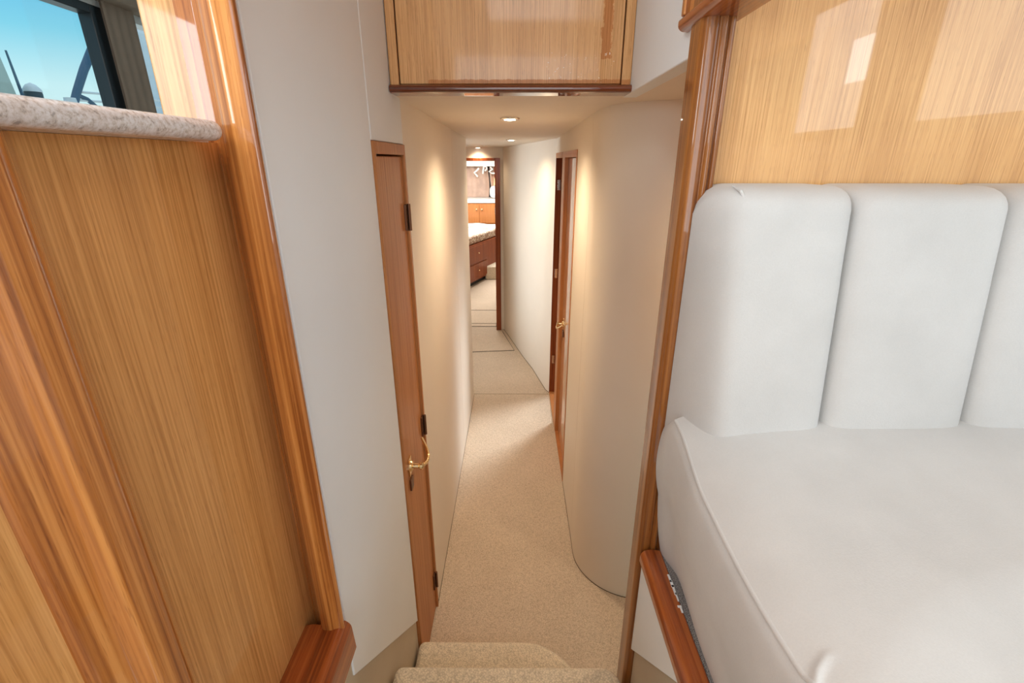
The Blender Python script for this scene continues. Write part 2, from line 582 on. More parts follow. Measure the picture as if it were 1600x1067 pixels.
# saloon shell behind and beside the camera
ws = MB()
ws.box(1.80, 1.86, -3.2, 1.9, 0.0, 1.90).box(1.80, 1.86, -3.2, 1.9, 2.50, 2.95).box(1.80, 1.86, -3.2, -2.6, 1.9, 2.5)
ws.box(1.80, 1.86, -0.05, 0.12, 1.9, 2.5).box(1.80, 1.86, 0.62, 1.9, 1.9, 2.5).box(1.80, 1.86, -1.50, -1.42, 1.9, 2.5)
struct(ws.build('wall_starboard', M['white_panel'], smooth=False))
ws = MB()
ws.box(-1.66, -1.60, -3.2, 3.3, 0.9, 1.72).box(-1.66, -1.60, -3.2, 3.3, 2.33, 2.95)
ws.box(-1.66, -1.60, -3.2, -2.0, 1.72, 2.33).box(-1.66, -1.60, -0.45, -0.30, 1.72, 2.33).box(-1.66, -1.60, 2.9, 3.3, 1.72, 2.33)
ws.box(-1.6, -0.41, 3.25, 3.30, 0.9, 2.95).box(-1.7, -0.41, 0.66, 3.3, 2.86, 2.95)
struct(ws.build('wall_port', M['white_panel'], smooth=False))
ws = MB()
ws.box(-1.66, -0.75, -3.26, -3.2, 0.9, 2.95).box(0.95, 1.86, -3.26, -3.2, 0.9, 2.95).box(-0.75, 0.95, -3.26, -3.2, 2.65, 2.95)
struct(ws.build('wall_aft', M['white_panel'], smooth=False))
struct(MB().box(1.3, 1.36, 1.64, 4.70, 0.0, 2.2).box(0.372, 1.3, 2.93, 2.99, 0.0, 2.2).box(0.06, 1.3, 4.62, 4.68, 0.0, 2.2).build('wall_starboard_cabin', M['hall_panel'], smooth=False))
struct(MB().box(0.31, 1.36, 2.93, 4.70, 2.0, 2.06).build('ceiling_starboard_cabin', M['headliner'], smooth=False))
struct(MB().box(1.3, 1.36, 0.93, 1.62, 0.0, 2.0).build('wall_niche', M['hall_panel'], smooth=False))

# port windows
w1 = thing('window_1', (-1.6, 1.0, 1.72), None, None)
struct(w1, 'saloon side window looking onto neighbouring boats')
MB().box(-1.635, -1.630, -0.30, 2.10, 1.73, 2.31).build('pane', M['glass'], w1, smooth=False)
fm = MB().box(-1.65, -1.596, 2.10, 2.165, 1.72, 2.34).box(-1.65, -1.596, -0.30, 2.10, 2.308, 2.34)
fm.box(-1.66, -1.590, -0.30, 2.09, 1.70, 1.73)
fm.build('window_frame', M['frame_black'], w1, bev=0.004)
w2 = thing('window_2', (-1.6, 2.5, 1.72), None, None)
struct(w2, 'narrow strip of window right of the tan curtain')
MB().box(-1.635, -1.630, 2.17, 2.90, 1.73, 2.31).build('pane', M['glass'], w2, smooth=False)
MB().box(-1.66, -1.61, 2.168, 2.90, 1.70, 1.73).build('window_frame', M['hull_white'], w2, bev=0.004)

# curtain panel hanging by the window
cp = MB()


def curt(u, v_):
    y = 2.135 + 0.165 * u
    return (-1.575 + 0.0015 * math.sin(u * 22), y, 1.74 + 0.62 * v_)


cp.grid(30, 4, curt)
cp.grid(30, 4, lambda u, v_: (curt(u, v_)[0] - 0.008, curt(u, v_)[1], curt(u, v_)[2]))
tag(cp.build('curtain', M['curtain_tan']), 'plain tan curtain panel beside the black window frame above the counter', 'curtain')
# valance box along the hull side
tag(MB().box(-1.60, -1.52, -0.3, 2.9, 2.36, 2.46).build('window_valance', M['curtain_tan'], bev=0.004), 'brown valance strip running above the galley window', 'valance')

# ================================================================== GALLEY CABINET (left)
gal = thing('galley_cabinet', (-0.40, 0.3, 0.90), 'glossy teak cabinet side left of the steps with rounded corner posts', 'cabinet')
MB().box(-0.43, -0.40, 0.395, 0.70, 0.90, 1.812).build('side_panel', M['veneer'], gal, smooth=False)
MB().box(-0.43, -0.360, -0.9, 0.292, 0.90, 1.812).build('side_panel', M['veneer'], gal, smooth=False)
MB().box(-1.10, -0.43, -0.9, 0.70, 0.905, 1.812).build('body', M['veneer'], gal, smooth=False)


def rounded(pts, r, n=5):
    """round the inner corners of an open polyline"""
    res = [pts[0]]
    for i in range(1, len(pts) - 1):
        p, a, c = Vector(pts[i]), Vector(pts[i - 1]), Vector(pts[i + 1])
        rr = min(r, (a - p).length * 0.45, (c - p).length * 0.45)
        s = p + (a - p).normalized() * rr
        e = p + (c - p).normalized() * rr
        for k in range(n + 1):
            u = k / n
            res.append(tuple((1 - u) ** 2 * s + 2 * u * (1 - u) * p + u * u * e))
    res.append(pts[-1])
    return [tuple(q) for q in res]


colprof = rounded([(-0.405, 0.412), (-0.394, 0.400), (-0.372, 0.372), (-0.360, 0.362), (-0.340, 0.340), (-0.337, 0.305), (-0.350, 0.296), (-0.353, 0.272), (-0.362, 0.266)], 0.012)
MB().prism(colprof + [(-0.42, 0.266), (-0.42, 0.412)], 0.90, 1.812).build('bullnose_column', M['trim'], gal, angle=50)
postprof = rounded([(-0.405, 0.700), (-0.393, 0.682), (-0.362, 0.642), (-0.345, 0.632), (-0.317, 0.636), (-0.321, 0.648), (-0.329, 0.662), (-0.337, 0.667)], 0.006)
post = MB().prism(postprof + [(-0.337, 0.689), (-0.42, 0.689)], 0.90, 2.86)
# flutes on the post above the counter
post.build('corner_post', M['trim'], gal, angle=50)
railp = rounded([(-0.405, 0.925), (-0.405, 0.955), (-0.385, 0.962), (-0.362, 0.958), (-0.352, 0.966), (-0.325, 0.975), (-0.311, 0.962), (-0.308, 0.900)], 0.010)
MB().prism([(p[0], p[1]) for p in railp] + [(-0.40, 0.900)], -0.6, 0.652, 'y').build('base_rail', M['trim_y'], gal, angle=50)

# wood jamb above the counter
jb = thing('wood_jamb', (-0.43, 0.70, 1.834), 'narrow glossy teak jamb standing on the granite counter beside the post', 'panel')
MB().box(-0.476, -0.406, 0.705, 0.74, 1.836, 2.86).build('veneer_face', M['veneer_jamb'], jb, bev=0.003)

# counter top
edge = [(-0.347, -0.9, 1, 0), (-0.347, 0.0, 1, 0), (-0.347, 0.603, 1, 0)]
edge += [(-0.382 + 0.035 * math.cos(R(a)), 0.603 + 0.035 * math.sin(R(a)), math.cos(R(a)), math.sin(R(a))) for a in range(6, 91, 6)]
edge += [(-0.41, 0.638, 0, 1)]
ct = MB()
RC = 0.0110
ct.grid(len(edge), 13, lambda u, v_: (lambda e, a: (e[0] - e[2] * RC + e[2] * RC * math.cos(a), e[1] - e[3] * RC + e[3] * RC * math.cos(a), 1.8233 + RC * math.sin(a)))(edge[round(u * (len(edge) - 1))], (v_ - 0.5) * math.pi))
inner = [(e[0] - e[2] * RC, e[1] - e[3] * RC) for e in edge]
ct.prism(inner + [(-0.412, 0.698), (-1.05, 0.698), (-1.05, -0.9)], 1.8123, 1.8343)
tag(ct.build('countertop', M['granite'], angle=50), 'speckled grey granite counter edge on top of the teak cabinet', 'countertop')

# ================================================================== RIGHT BULKHEAD, POST
bh = thing('wood_bulkhead', (0.6, 0.90, 0.2), 'glossy teak bulkhead behind the white settee with fluted corner post', 'bulkhead')
MB().box(0.350, 1.80, 0.900, 0.930, 0.90, 2.86).build('veneer_panel', M['veneer_light'], bh, smooth=False)
pp = rounded([(0.296, 0.930), (0.295, 0.882), (0.300, 0.871), (0.312, 0.868), (0.318, 0.868), (0.322, 0.872), (0.326, 0.8665), (0.332, 0.8665), (0.336, 0.875), (0.340, 0.8695), (0.347, 0.872), (0.352, 0.8985)], 0.004, 4)
MB().prism(pp + [(0.354, 0.930)], 0.02, 2.86).build('corner_post', M['post_wood'], bh, angle=40)

# side cabinet above, upper right
sc_ = thing('wall_cabinet', (0.30, 0.9, 2.004), 'teak cabinet corner at the top edge, beside the right post', 'cabinet')
MB().box(0.296, 0.345, 0.05, 0.953, 2.018, 2.86).build('side_panel', M['trim'], sc_, smooth=False)
MB().prism(rounded([(0.360, 2.000), (0.292, 2.000), (0.285, 2.006), (0.285, 2.018), (0.296, 2.022)], 0.004), 0.05, 0.971, 'y').build('edge_trim', M['trim_y'], sc_, bev=0.001)
MB().box(0.288, 0.345, 0.955, 0.971, 2.022, 2.86).build('edge_trim', M['trim'], sc_, bev=0.003)

# ================================================================== OVERHEAD CABINET
oc = thing('overhead_cabinet', (0, 1.4, 1.957), 'teak overhead cabinet above the passage with peeling varnish along its bottom edge', 'cabinet')
MB().box(-0.300, 0.276, 1.402, 1.44, 1.978, 2.80).build('front_panel', M['veneer_overhead'], oc, bev=0.0015)
MB().box(-0.326, -0.303, 1.398, 1.44, 1.974, 2.80).build('stile', M['veneer_overhead'], oc, bev=0.0015)
MB().box(0.279, 0.303, 1.398, 1.44, 1.974, 2.80).build('stile', M['veneer_overhead'], oc, bev=0.0015)
MB().box(-0.326, 0.303, 1.42, 1.46, 1.974, 2.80).build('gap_liner', M['black_gap'], oc, smooth=False)
MB().prism(rounded([(1.46, 1.956), (1.392, 1.956), (1.382, 1.960), (1.382, 1.970), (1.392, 1.976), (1.46, 1.976)], 0.006), -0.3265, 0.3035, 'x').build('bottom_rail', M['trim_x'], oc, angle=50)
MB().box(-0.326, 0.303, 1.46, 1.85, 2.052, 2.80).build('body', M['veneer_overhead'], oc, smooth=False)

# ================================================================== STAIRS
st = thing('staircase', (0, 0.9, 0), 'cream carpeted steps leading down into the passage', 'stairs')


def step(y_edge, y_back, z, x0, x1, rc, name='step'):
    """a carpeted tread with a rounded far right corner and a round nosing"""
    pts = [(x0, y_back), (x0, y_edge)] + [(x1 - rc[0] + rc[0] * math.sin(R(a)), y_edge - rc[1] + rc[1] * math.cos(R(a))) for a in range(0, 91, 6)] + [(x1, y_back)]
    me = MB().prism(pts, 0.002, z)
    return me.build(name, M['carpet_step'], st, bev=0.022, seg=5)


step(1.165, 0.40, 0.240, LX + 0.002, 0.255, (0.22, 0.30))
step(0.905, 0.40, 0.490, LX + 0.002, 0.290, (0.05, 0.05))
step(0.645, 0.20, 0.735, LX + 0.002, 0.290, (0.05, 0.05))

# ================================================================== CLOSET DOOR (left)
d1 = thing('door_1', (LX, 1.34, 0), None, None)
struct(d1, 'narrow cherry closet door in the left passage wall')
fr_ = MB()
fr_.prism([(1.178, 0.0), (1.508, 0.0), (1.508, 1.833), (1.178, 1.833), ], LX - 0.06, LX - 0.055, 'x')
fr_.box(LX - 0.055, LX + 0.004, 1.178, 1.192, 0.0, 1.833).box(LX - 0.055, LX + 0.004, 1.492, 1.508, 0.0, 1.833).box(LX - 0.055, LX + 0.004, 1.192, 1.492, 1.805, 1.833)
fr_.build('door_frame', M['door_wood'], d1, bev=0.0015)
MB().box(LX - 0.045, LX - 0.004, 1.195, 1.489, 0.012, 1.801).build('door_leaf', M['door_wood'], d1, bev=0.003)
for z in (1.628, 0.90, 0.16):
    hg = MB().box(LX - 0.004, LX + 0.002, 1.468, 1.505, z - 0.038, z + 0.038)
    hg.lathe([(0.005, -0.040), (0.005, 0.040)], (LX + 0.007, 1.489, z), 'z', 12)
    hg.build('hinge', M['hinge'], d1, bev=0.0008)


def lever(parent, x, y, z, sx, sy, scale=1.0):
    """rope-twist brass lever with a leaf-shaped rose; sx = side it stands off, sy = way it points"""
    k = scale
    rose = MB()
    rp = []
    for i in range(33):
        a = 2 * math.pi * i / 32
        rr = 0.026 * k * (1 + 0.10 * math.cos(6 * a)) * (1.25 if abs(math.sin(a)) > 0.8 else 1.0)
        rp.append((y + rr * math.cos(a) * 0.8, z + rr * math.sin(a)))
    rose.prism(rp[:-1], x, x + sx * 0.004 * k, 'x')
    h = [(0.018, 0.004), (0.016, 0.010), (0.009, 0.014), (0.008, 0.030), (0.012, 0.034), (0.012, 0.042), (0.006, 0.046)]
    rose.lathe([(r * k, sx * v * k) for r, v in h], (x, y, z), 'x', 20)
    o = rose.build('door_handle', M['brass'], parent, bev=0.0006)
    pts, rad = [], []
    n = 40
    for i in range(n + 1):
        u = i / n
        yy = y + sy * 0.115 * k * u
        zz = z - 0.012 * k * math.sin(u * math.pi) + 0.030 * k * u ** 3
        xx = x + sx * (0.038 * k + 0.012 * k * math.sin(u * math.pi) - 0.018 * k * u ** 4)
        pts.append((xx, yy, zz))
        rad.append(k * (0.0068 - 0.0022 * u) * (1 + 0.16 * math.sin(u * 60) * (1 - u)))
    MB().tube(pts, rad, 12).build('lever', M['brass'], o)
    kh = MB().box(x, x + sx * 0.006 * k, y - 0.016 * k, y + 0.016 * k, z - 0.085 * k, z - 0.045 * k)
    kh.build('key_plate', M['hinge'], o, bev=0.001)
    return o


lever(d1, LX - 0.004, 1.262, 0.885, 1, 1, 1.0)

# ================================================================== RIGHT DOORS
RX = 0.290
d2 = thing('door_2', (RX, 2.62, 0), None, None)
struct(d2, 'closed varnished door in the right passage wall, nearer of the pair')
f2 = MB()
f2.box(RX - 0.003, 0.36, 2.344, 2.372, 0.0, 1.838).box(RX - 0.003, 0.36, 2.894, 3.040, 0.0, 1.838).box(RX - 0.003, 0.36, 2.372, 2.894, 1.806, 1.838)
f2.build('door_frame', M['door_wood'], d2, bev=0.0015)
MB().box(0.309, 0.345, 2.375, 2.891, 0.012, 1.803).build('door_leaf', M['door_gloss'], d2, bev=0.002)
lever(d2, 0.309, 2.80, 0.84, -1, -1, 1.0)
MB().box(0.300, 0.309, 2.384, 2.400, 1.60, 1.675).box(0.300, 0.309, 2.384, 2.400, 0.20, 0.275).build('hinge', M['chrome'], d2)

d3 = thing('door_3', (RX, 3.27, 0), None, None)
struct(d3, 'open doorway with strike plates on its dark jamb, farther of the right pair')
f3 = MB()
f3.box(RX - 0.003, 0.372, 3.502, 3.550, 0.0, 1.838).box(RX - 0.003, 0.372, 3.042, 3.502, 1.806, 1.838)
f3.build('door_frame', M['dark_wood'], d3, bev=0.0015)
MB().box(RX - 0.004, RX + 0.004, 3.040, 3.515, 1.806, 1.8385).build('header_trim', M['door_wood'], d3)
MB().box(0.372, 0.86, 3.000, 3.036, 0.012, 1.80).build('door_leaf', M['dark_wood'], d3)
for z in (1.63, 1.0, 0.30):
    MB().box(0.303, 0.322, 3.4985, 3.502, z - 0.035, z + 0.035).build('strike_plate', M['chrome'], d3, bev=0.0008)
struct(MB().box(RX - 0.002, 0.372, 2.38, 3.50, 0.001, 0.012).build('trim_3', M['door_wood']), 'wood sill under the right-hand doors')

# far doorway frame
d4 = thing('door_4', (-0.48, 5.07, 0), None, None)
struct(d4, 'dark cherry frame of the open doorway to the forward cabin')
MB().box(-0.200, -0.146, 5.045, 5.15, 0.0, 1.815).box(-0.80, -0.75, 5.045, 5.15, 0.0, 1.815).box(-0.75, -0.200, 5.045, 5.15, 1.787, 1.815).build('door_frame', M['dark_wood'], d4, bev=0.003)
MB().box(-0.204, -0.200, 5.08, 5.11, 1.27, 1.33).build('strike_plate', M['chrome'], d4)

# ================================================================== FLOOR HATCHES
GH = 'carpeted floor hatches towards the forward cabin'


def hatch(poly, lab, z=0.006):
    o = thing('floor_hatch', (sum(p[0] for p in poly) / len(poly), sum(p[1] for p in poly) / len(poly), 0), lab, 'floor hatch')
    MB().prism(poly, 0.001, z).build('carpet_panel', M['carpet'], o, bev=0.002)
    MB().prism([(x + (0.006 if i in (1, 2) else -0.006), y + (0.006 if i > 1 else -0.006)) for i, (x, y) in enumerate(poly)], 0.0005, 0.003).build('rim', M['black_gap'], o, smooth=False)


hatch([(-0.95, 4.33), (-0.003, 4.435), (-0.135, 4.99), (-0.95, 4.93)], 'carpeted floor hatch in front of the cabin doorway')
hatch([(-0.74, 5.17), (-0.21, 5.17), (-0.21, 5.26), (-0.74, 5.26)], 'narrow carpeted threshold strip inside the cabin doorway')
hatch([(-0.95, 5.275), (0.0, 5.275), (0.0, 5.78), (-0.95, 5.78)], 'carpeted floor hatch just inside the forward cabin')
hatch([(-0.95, 5.80), (0.0, 5.80), (0.0, 6.34), (-0.95, 6.34)], 'carpeted floor hatch nearest the bed in the forward cabin')
struct(MB().box(LX, LX + 0.0022, 1.510, 3.45, 0.0, 0.003).build('trim_5', M['shadow_line'], smooth=False))  # thin dark strip drawn as shade where the left wall meets the carpet
rb = [(p[0], p[1]) for p in run1]
ro = offset(rb, -0.0022)
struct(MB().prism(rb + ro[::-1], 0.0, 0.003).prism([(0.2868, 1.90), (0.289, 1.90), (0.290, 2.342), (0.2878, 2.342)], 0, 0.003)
       .prism(dg + offset(dg, -0.003)[::-1], 0, 0.003).build('trim_6', M['shadow_line'], smooth=False))  # same drawn contact shade along the right-hand walls
# fine seam where the patch of passage carpet ends
struct(MB().box(-0.328, 0.287, 3.478, 3.484, 0.0, 0.003).build('trim_4', M['skirt']), 'carpet joint across the passage')

# ================================================================== DOWNLIGHTS


def downlight(x, y, z, power, lab, first=None):
    if first is None:
        o = thing('downlight', (0, 0, 0), lab, 'ceiling light', 'round recessed downlights in the passage ceiling')
        MB().lathe([(0.020, -0.001), (0.026, -0.005), (0.036, -0.005), (0.040, -0.001), (0.040, 0.0)], (0, 0, 0)).build('trim_ring', M['chrome'], o)
        MB().lathe([(0.0235, -0.0065), (0.012, -0.0085), (0.001, -0.009)], (0, 0, 0)).build('lens', M['lens'], o)
    else:
        o = first.copy()
        C.objects.link(o)
        for ch_ in first.children:
            c = ch_.copy()
            C.objects.link(c)
            c.parent = o
    o['label'] = lab
    o.location = (x, y, z)
    d = bpy.data.lights.new('downlight_lamp', 'SPOT')
    d.energy = power
    d.color = (1.0, 0.78, 0.53)
    d.spot_size = R(150)
    d.spot_blend = 1.0
    d.shadow_soft_size = 0.025
    l = bpy.data.objects.new('downlight_lamp', d)
    C.objects.link(l)
    l.location = (x, y, z - 0.02)
    return o


dl = downlight(-0.019, 2.085, CEIL(2.085) - 0.0005, 22, 'largest, nearest round recessed downlight in the passage ceiling')
downlight(-0.025, 3.62, CEIL(3.62) - 0.0005, 15, 'middle of the three round downlights in the passage ceiling', dl)
downlight(-0.36, 5.0, CEIL(5.0) - 0.0005, 5, 'farthest, smallest downlight just above the cabin doorway', dl)
nl = downlight(0.80, 1.22, 1.9565, 10, 'round downlight in the side niche behind the right post', dl)

# ================================================================== SETTEE
se = thing('settee', (0.9, 0.6, 0.90), 'white upholstered settee with channelled backrest on the right', 'settee')
# backrest channels: leaning, pillowed
bx = [0.315, 0.541, 0.788, 1.035, 1.282, 1.529, 1.776]
ZT, ZB = 1.752, 1.26


def channel(x0, x1, first):
    w = x1 - x0
    nu, nv = 60, 44
    yb = 0.897

    def fn(u, v_):
        # v 0..1 goes bottom to top of the front, then over the top to the back
        a = u * 2 - 1                                   # across
        e = 1 - abs(a) ** 9.0
        if first and a < 0:
            e = 1 - abs(a) ** 4.5
        bulge = 0.030 * max(0, e) ** 0.5 + 0.004 * (1 - a * a)
        if v_ < 0.78:
            k = v_ / 0.78
            z = ZB + (ZT - 0.035 - ZB) * k
            yf = 0.735 + 0.062 * k
            y = yf - bulge
        else:
            k = (v_ - 0.78) / 0.22
            ang = k * math.pi / 2
            z = ZT - 0.035 + 0.035 * math.sin(min(1, k * 1.6) * math.pi / 2)
            yf = 0.797 - bulge
            y = yf + (yb - yf) * (1 - math.cos(ang))
        z -= 0.010 * (abs(a) ** 16) * (1 if v_ > 0.6 else 0)
        x = x0 + w * u
        if first and u < 0.30:
            # left end wraps back round to the bulkhead
            q = 1 - u / 0.30
            y = y + (yb - 0.03 - y) * q ** 3.0
            x = x0 + 0.30 * w * (1 - q) ** 1.25 + 0.0
            if v_ > 0.55:
                z -= 0.05 * q ** 3 * (v_ - 0.55) / 0.45
        return (x, y, z)
    m_ = MB().grid(nu, nv, fn)
    return m_


for i in range(6):
    o = channel(bx[i] + 0.001, bx[i + 1] - 0.001, i == 0).build('backrest_channel', M['upholstery'], se, angle=75)
# fold at the upper left corner of the first channel
MB().tube([(0.352, 0.806, 1.752), (0.357, 0.784, 1.745), (0.366, 0.774, 1.725), (0.371, 0.769, 1.705)], [0.001, 0.0028, 0.0026, 0.001], 8).build('corner_pleat', M['upholstery'], se)
MB().box(0.34, 1.79, 0.86, 0.898, 1.0, 1.70).build('backrest_board', M['upholstery'], se, smooth=False)


def ss(a, b, x):
    t_ = max(0, min(1, (x - a) / (b - a)))
    return t_ * t_ * (3 - 2 * t_)


FOLD = [(0.262, 0.20), (0.270, 0.25), (0.280, 0.285), (0.286, 0.303), (0.295, 0.322), (0.306, 0.338), (0.320, 0.348), (0.345, 0.353)]
FOLD = [(x + 0.008, y) for x, y in FOLD]


def seg_dist(x, y, a, b_):
    dx, dy = b_[0] - a[0], b_[1] - a[1]
    t_ = max(0, min(1, ((x - a[0]) * dx + (y - a[1]) * dy) / (dx * dx + dy * dy)))
    return math.hypot(x - a[0] - t_ * dx, y - a[1] - t_ * dy)


def seat_top(x, y):
    d = x - 0.300
    z = 1.283 + 0.046 * (1 - math.exp(-max(0, d) / 0.055)) + 0.012 * (1 - math.exp(-max(0, d) / 0.25))
    z += 0.022 * ss(0.45, 0.80, y) + 0.013 * ss(0.62, 0.79, y) * math.exp(-max(0, d) / 0.06)
    if x < 0.37 and 0.1 < y < 0.38:
        dd = min(seg_dist(x, y, FOLD[i_], FOLD[i_ + 1]) for i_ in range(len(FOLD) - 1))
        z += 0.0065 * math.exp(-(dd / 0.0042) ** 2) * ss(0.345, 0.31, x)
    # hollow shaped in to darken the front of the seat
    r = math.hypot((x - 0.75) / 0.46, (y - 0.16) / 0.285)
    z -= 0.020 * (1 - ss(0.70, 1.05, r))
    r = math.hypot((x - 0.70) / 0.22, (y - 0.10) / 0.20)
    z -= 0.012 * (1 - ss(0.8, 1.1, r))
    return z


def edge_x(y):
    return 0.298 + 0.010 * ss(0.45, 0.2, y) + 0.010 * ss(0.60, 0.80, y)


sc_m = MB()
NY, NX = 420, 170


def seat_fn(u, v_):
    y = -0.9 + 1.70 * v_
    edge = edge_x(y)
    zt = seat_top(edge + 0.004, y)
    if u < 0.12:
        a = 90 * u / 0.12
        return (edge + 0.004 - 0.004 * math.cos(R(a)), y, zt - 0.005 + 0.005 * math.sin(R(a)))
    k = (u - 0.12) / 0.88
    x = edge + 0.004 + (1.78 - edge - 0.004) * k ** 2.4
    return (x, y, seat_top(x, y))


sc_m.grid(NX, NY, seat_fn)
so = sc_m.build('seat_cushion', M['upholstery'], se, angle=80)
# side band of the cushion: full at the top, tucked in at the rail
def band_fn(u, v_):
    y = -0.9 + 1.766 * u
    e = edge_x(min(y, 0.80))
    zt = seat_top(e + 0.004, min(y, 0.80)) - 0.005
    if y > 0.80:
        zt -= 0.6 * (y - 0.80)
    z = 0.922 + (zt - 0.922) * v_
    k = 1 - v_
    crease = 0.006 * math.exp(-(1 - v_) / 0.02)
    x = e + crease - 0.003 + 0.030 * k + 0.030 * k ** 3 - 0.010 * math.sin(min(1, k * 2) * math.pi) ** 0.8 * (1 if k < 0.5 else 0)
    x += 0.012 * ss(0.80, 0.86, y) * v_ - 0.018 * ss(0.78, 0.86, y) * k
    return (x, y, z)


MB().grid(100, 40, band_fn).build('side_band', M['upholstery'], se, angle=80)
MB().box(0.360, 1.78, -0.9, 0.86, 0.905, 1.24).build('base', M['upholstery'], se, smooth=False)
MB().box(0.344, 0.365, -0.9, 0.850, 0.915, 0.936).build('carpet_liner', M['grey_carpet'], se, smooth=False)
rr = rounded([(0.300, 0.900), (0.2965, 0.906), (0.2965, 0.926), (0.304, 0.938), (0.318, 0.9415), (0.343, 0.938), (0.345, 0.930), (0.345, 0.902)], 0.006)
MB().prism(rr, -0.9, 0.862, 'y').build('base_rail', M['trim_y'], se, angle=50)
# chipped varnish flecks along the rail
cf = MB()
for (y, x, w, l) in ((0.782, 0.3395, .0022, .010), (0.768, 0.340, .0028, .009), (0.752, 0.3400, .0022, .012), (0.735, 0.3405, .0014, .010), (0.712, 0.3385, .0040, .0025), (0.704, 0.3400, .0018, .006)):
    cf.box(x - w, x + w, y - l, y + l, 0.938, 0.9402)
cf.build('varnish_chips', M['white_panel'], se, smooth=False)

# ================================================================== FORWARD CABIN
for nm, bxs in (('wall_cabin_port', (-1.95, -1.90, 5.13, 9.9)), ('wall_cabin_starboard', (1.3, 1.35, 5.13, 9.9)), ('wall_cabin_bow', (-1.9, 1.3, 9.85, 9.9)),
                ('wall_cabin_aft_port', (-1.9, -1.31, 5.07, 5.13)), ('wall_cabin_aft', (0.01, 1.3, 5.07, 5.13))):
    struct(MB().box(*bxs, 0, 2.1).build(nm, M['hall_panel'], smooth=False))
struct(MB().box(-1.9, 1.35, 5.10, 9.9, 2.10, 2.15).build('ceiling_cabin', M['hull_white'], smooth=False))
bed = thing('bed', (-0.9, 8.0, 0), 'bed with white cover and patterned edge on a cherry base, seen through the far doorway', 'bed')
A0, A1 = Vector((-0.80, 6.55)), Vector((-0.12, 8.34))
dv = (A1 - A0).normalized()
nv_ = Vector((-dv.y, dv.x))          # away from the aisle


def bedpoly(inset, a=0.0, b_=0.0, depth=1.3):
    depth = min(depth, 0.95)
    p0 = A0 + nv_ * inset + dv * a
    p1 = A1 + nv_ * inset - dv * b_
    return [tuple(p0), tuple(p1), tuple(p1 + nv_ * depth), tuple(p0 + nv_ * depth)]


MB().prism(bedpoly(0.05, 0, 0, 0.9), 0.0, 0.07).build('toe_kick', M['black_gap'], bed, smooth=False)
MB().prism(bedpoly(0.0, 0, 0, 0.75), 0.07, 0.62).build('bed_base', M['dark_wood'], bed, bev=0.006)


def front_piece(s0, s1, z0, z1, out, name, m, bev=0.004, parent=bed):
    a = A0 + dv * s0
    c = A0 + dv * s1
    return MB().prism([tuple(a), tuple(c), tuple(c - nv_ * out), tuple(a - nv_ * out)], z0, z1).build(name, m, parent, bev=bev)


for z0, z1 in ((0.10, 0.325), (0.355, 0.60)):
    dr = front_piece(0.28, 1.00, z0, z1, 0.014, 'drawer', M['dark_wood'])
    c = A0 + dv * 0.66 - nv_ * 0.03
    MB().lathe([(0.004, -0.0), (0.012, 0.004), (0.014, 0.012), (0.006, 0.02)], (c.x, c.y, (z0 + z1) / 2), 'z', 12).build('knob', M['brass'], dr)
mt = MB().prism(bedpoly(0.02, 0, 0, 1.2), 0.625, 0.745)
mt.build('mattress_edge', M['pattern'], bed, bev=0.03)
cov = MB()
q0, q1, q2, q3 = [Vector(p) for p in bedpoly(0.03, 0.02, 0.02, 1.25)]


def cov_fn(u, v_):
    p = (q0 * (1 - u) + q1 * u) * (1 - v_) + (q3 * (1 - u) + q2 * u) * v_
    z = 0.752 + 0.012 * math.sin(u * 14 + v_ * 6) * math.sin(v_ * 9) - 0.03 * (1 - ss(0, 0.05, v_))
    return (p.x, p.y, z)


cov.grid(50, 30, cov_fn)
cov.build('bed_cover', M['bedding'], bed, angle=80)
tag(MB().box(-0.47, -0.12, 7.47, 7.83, 0.0, 0.215).build('carpeted_step', M['carpet_step'], bev=0.02), 'small carpeted step beside the bed base in the forward cabin', 'step')

# cabinet run behind the bed
cc = thing('bedside_cabinet', (-0.6, 9.1, 0.0), 'low wood cabinet with small knobbed doors behind the bed', 'cabinet')
MB().box(-1.4, 0.4, 9.05, 9.6, 0.0, 1.055).build('body', M['door_wood'], cc, smooth=False)
MB().box(-1.4, 0.4, 9.03, 9.6, 1.06, 1.13).build('top', M['hull_white'], cc, bev=0.008)
for x0, x1, kx in ((-1.02, -0.655, -0.70), (-0.645, -0.28, -0.60), (-0.27, 0.1, 0.05)):
    dd = MB().box(x0, x1, 9.035, 9.05, 0.70, 1.03).build('door', M['door_wood'], cc, bev=0.004)
    MB().lathe([(0.006, 0.0), (0.008, -0.010), (0.017, -0.016), (0.015, -0.026), (0.004, -0.03)], (kx, 9.035, 0.945), 'y', 14).build('knob', M['brass'], dd)

# curtains behind
GC = 'taupe curtains hanging behind the cabinet'


def cab_curtain(x0, x1, lab, ph, n=60):
    c = MB()

    def fn(u, v_):
        x = x0 + (x1 - x0) * u
        sw = 0.5 + 0.5 * v_
        return (x + 0.05 * (1 - v_) * math.sin(v_ * 2 + ph), 9.50 + 0.025 * sw * math.sin(u * 20 + ph), 1.135 + 0.56 * v_)
    c.grid(n, 12, fn)
    c.grid(n, 12, lambda u, v_: (fn(u, v_)[0], fn(u, v_)[1] + 0.006, fn(u, v_)[2]))
    return tag(c.build('curtain', M['curtain_pink'], angle=80), lab, 'curtain')


cab_curtain(-1.1, -0.51, 'wide taupe curtain at the left of the far cabin view', 0.3)
cab_curtain(-0.475, -0.30, 'narrow taupe curtain right of the dark gap in the far cabin', 1.4)
tag(MB().box(-0.52, -0.45, 9.56, 9.60, 1.13, 1.69).build('dark_post', M['black_gap']), 'dark upright strip between the two taupe curtains', 'post')  # black strip put in where the curtains part and it is dark
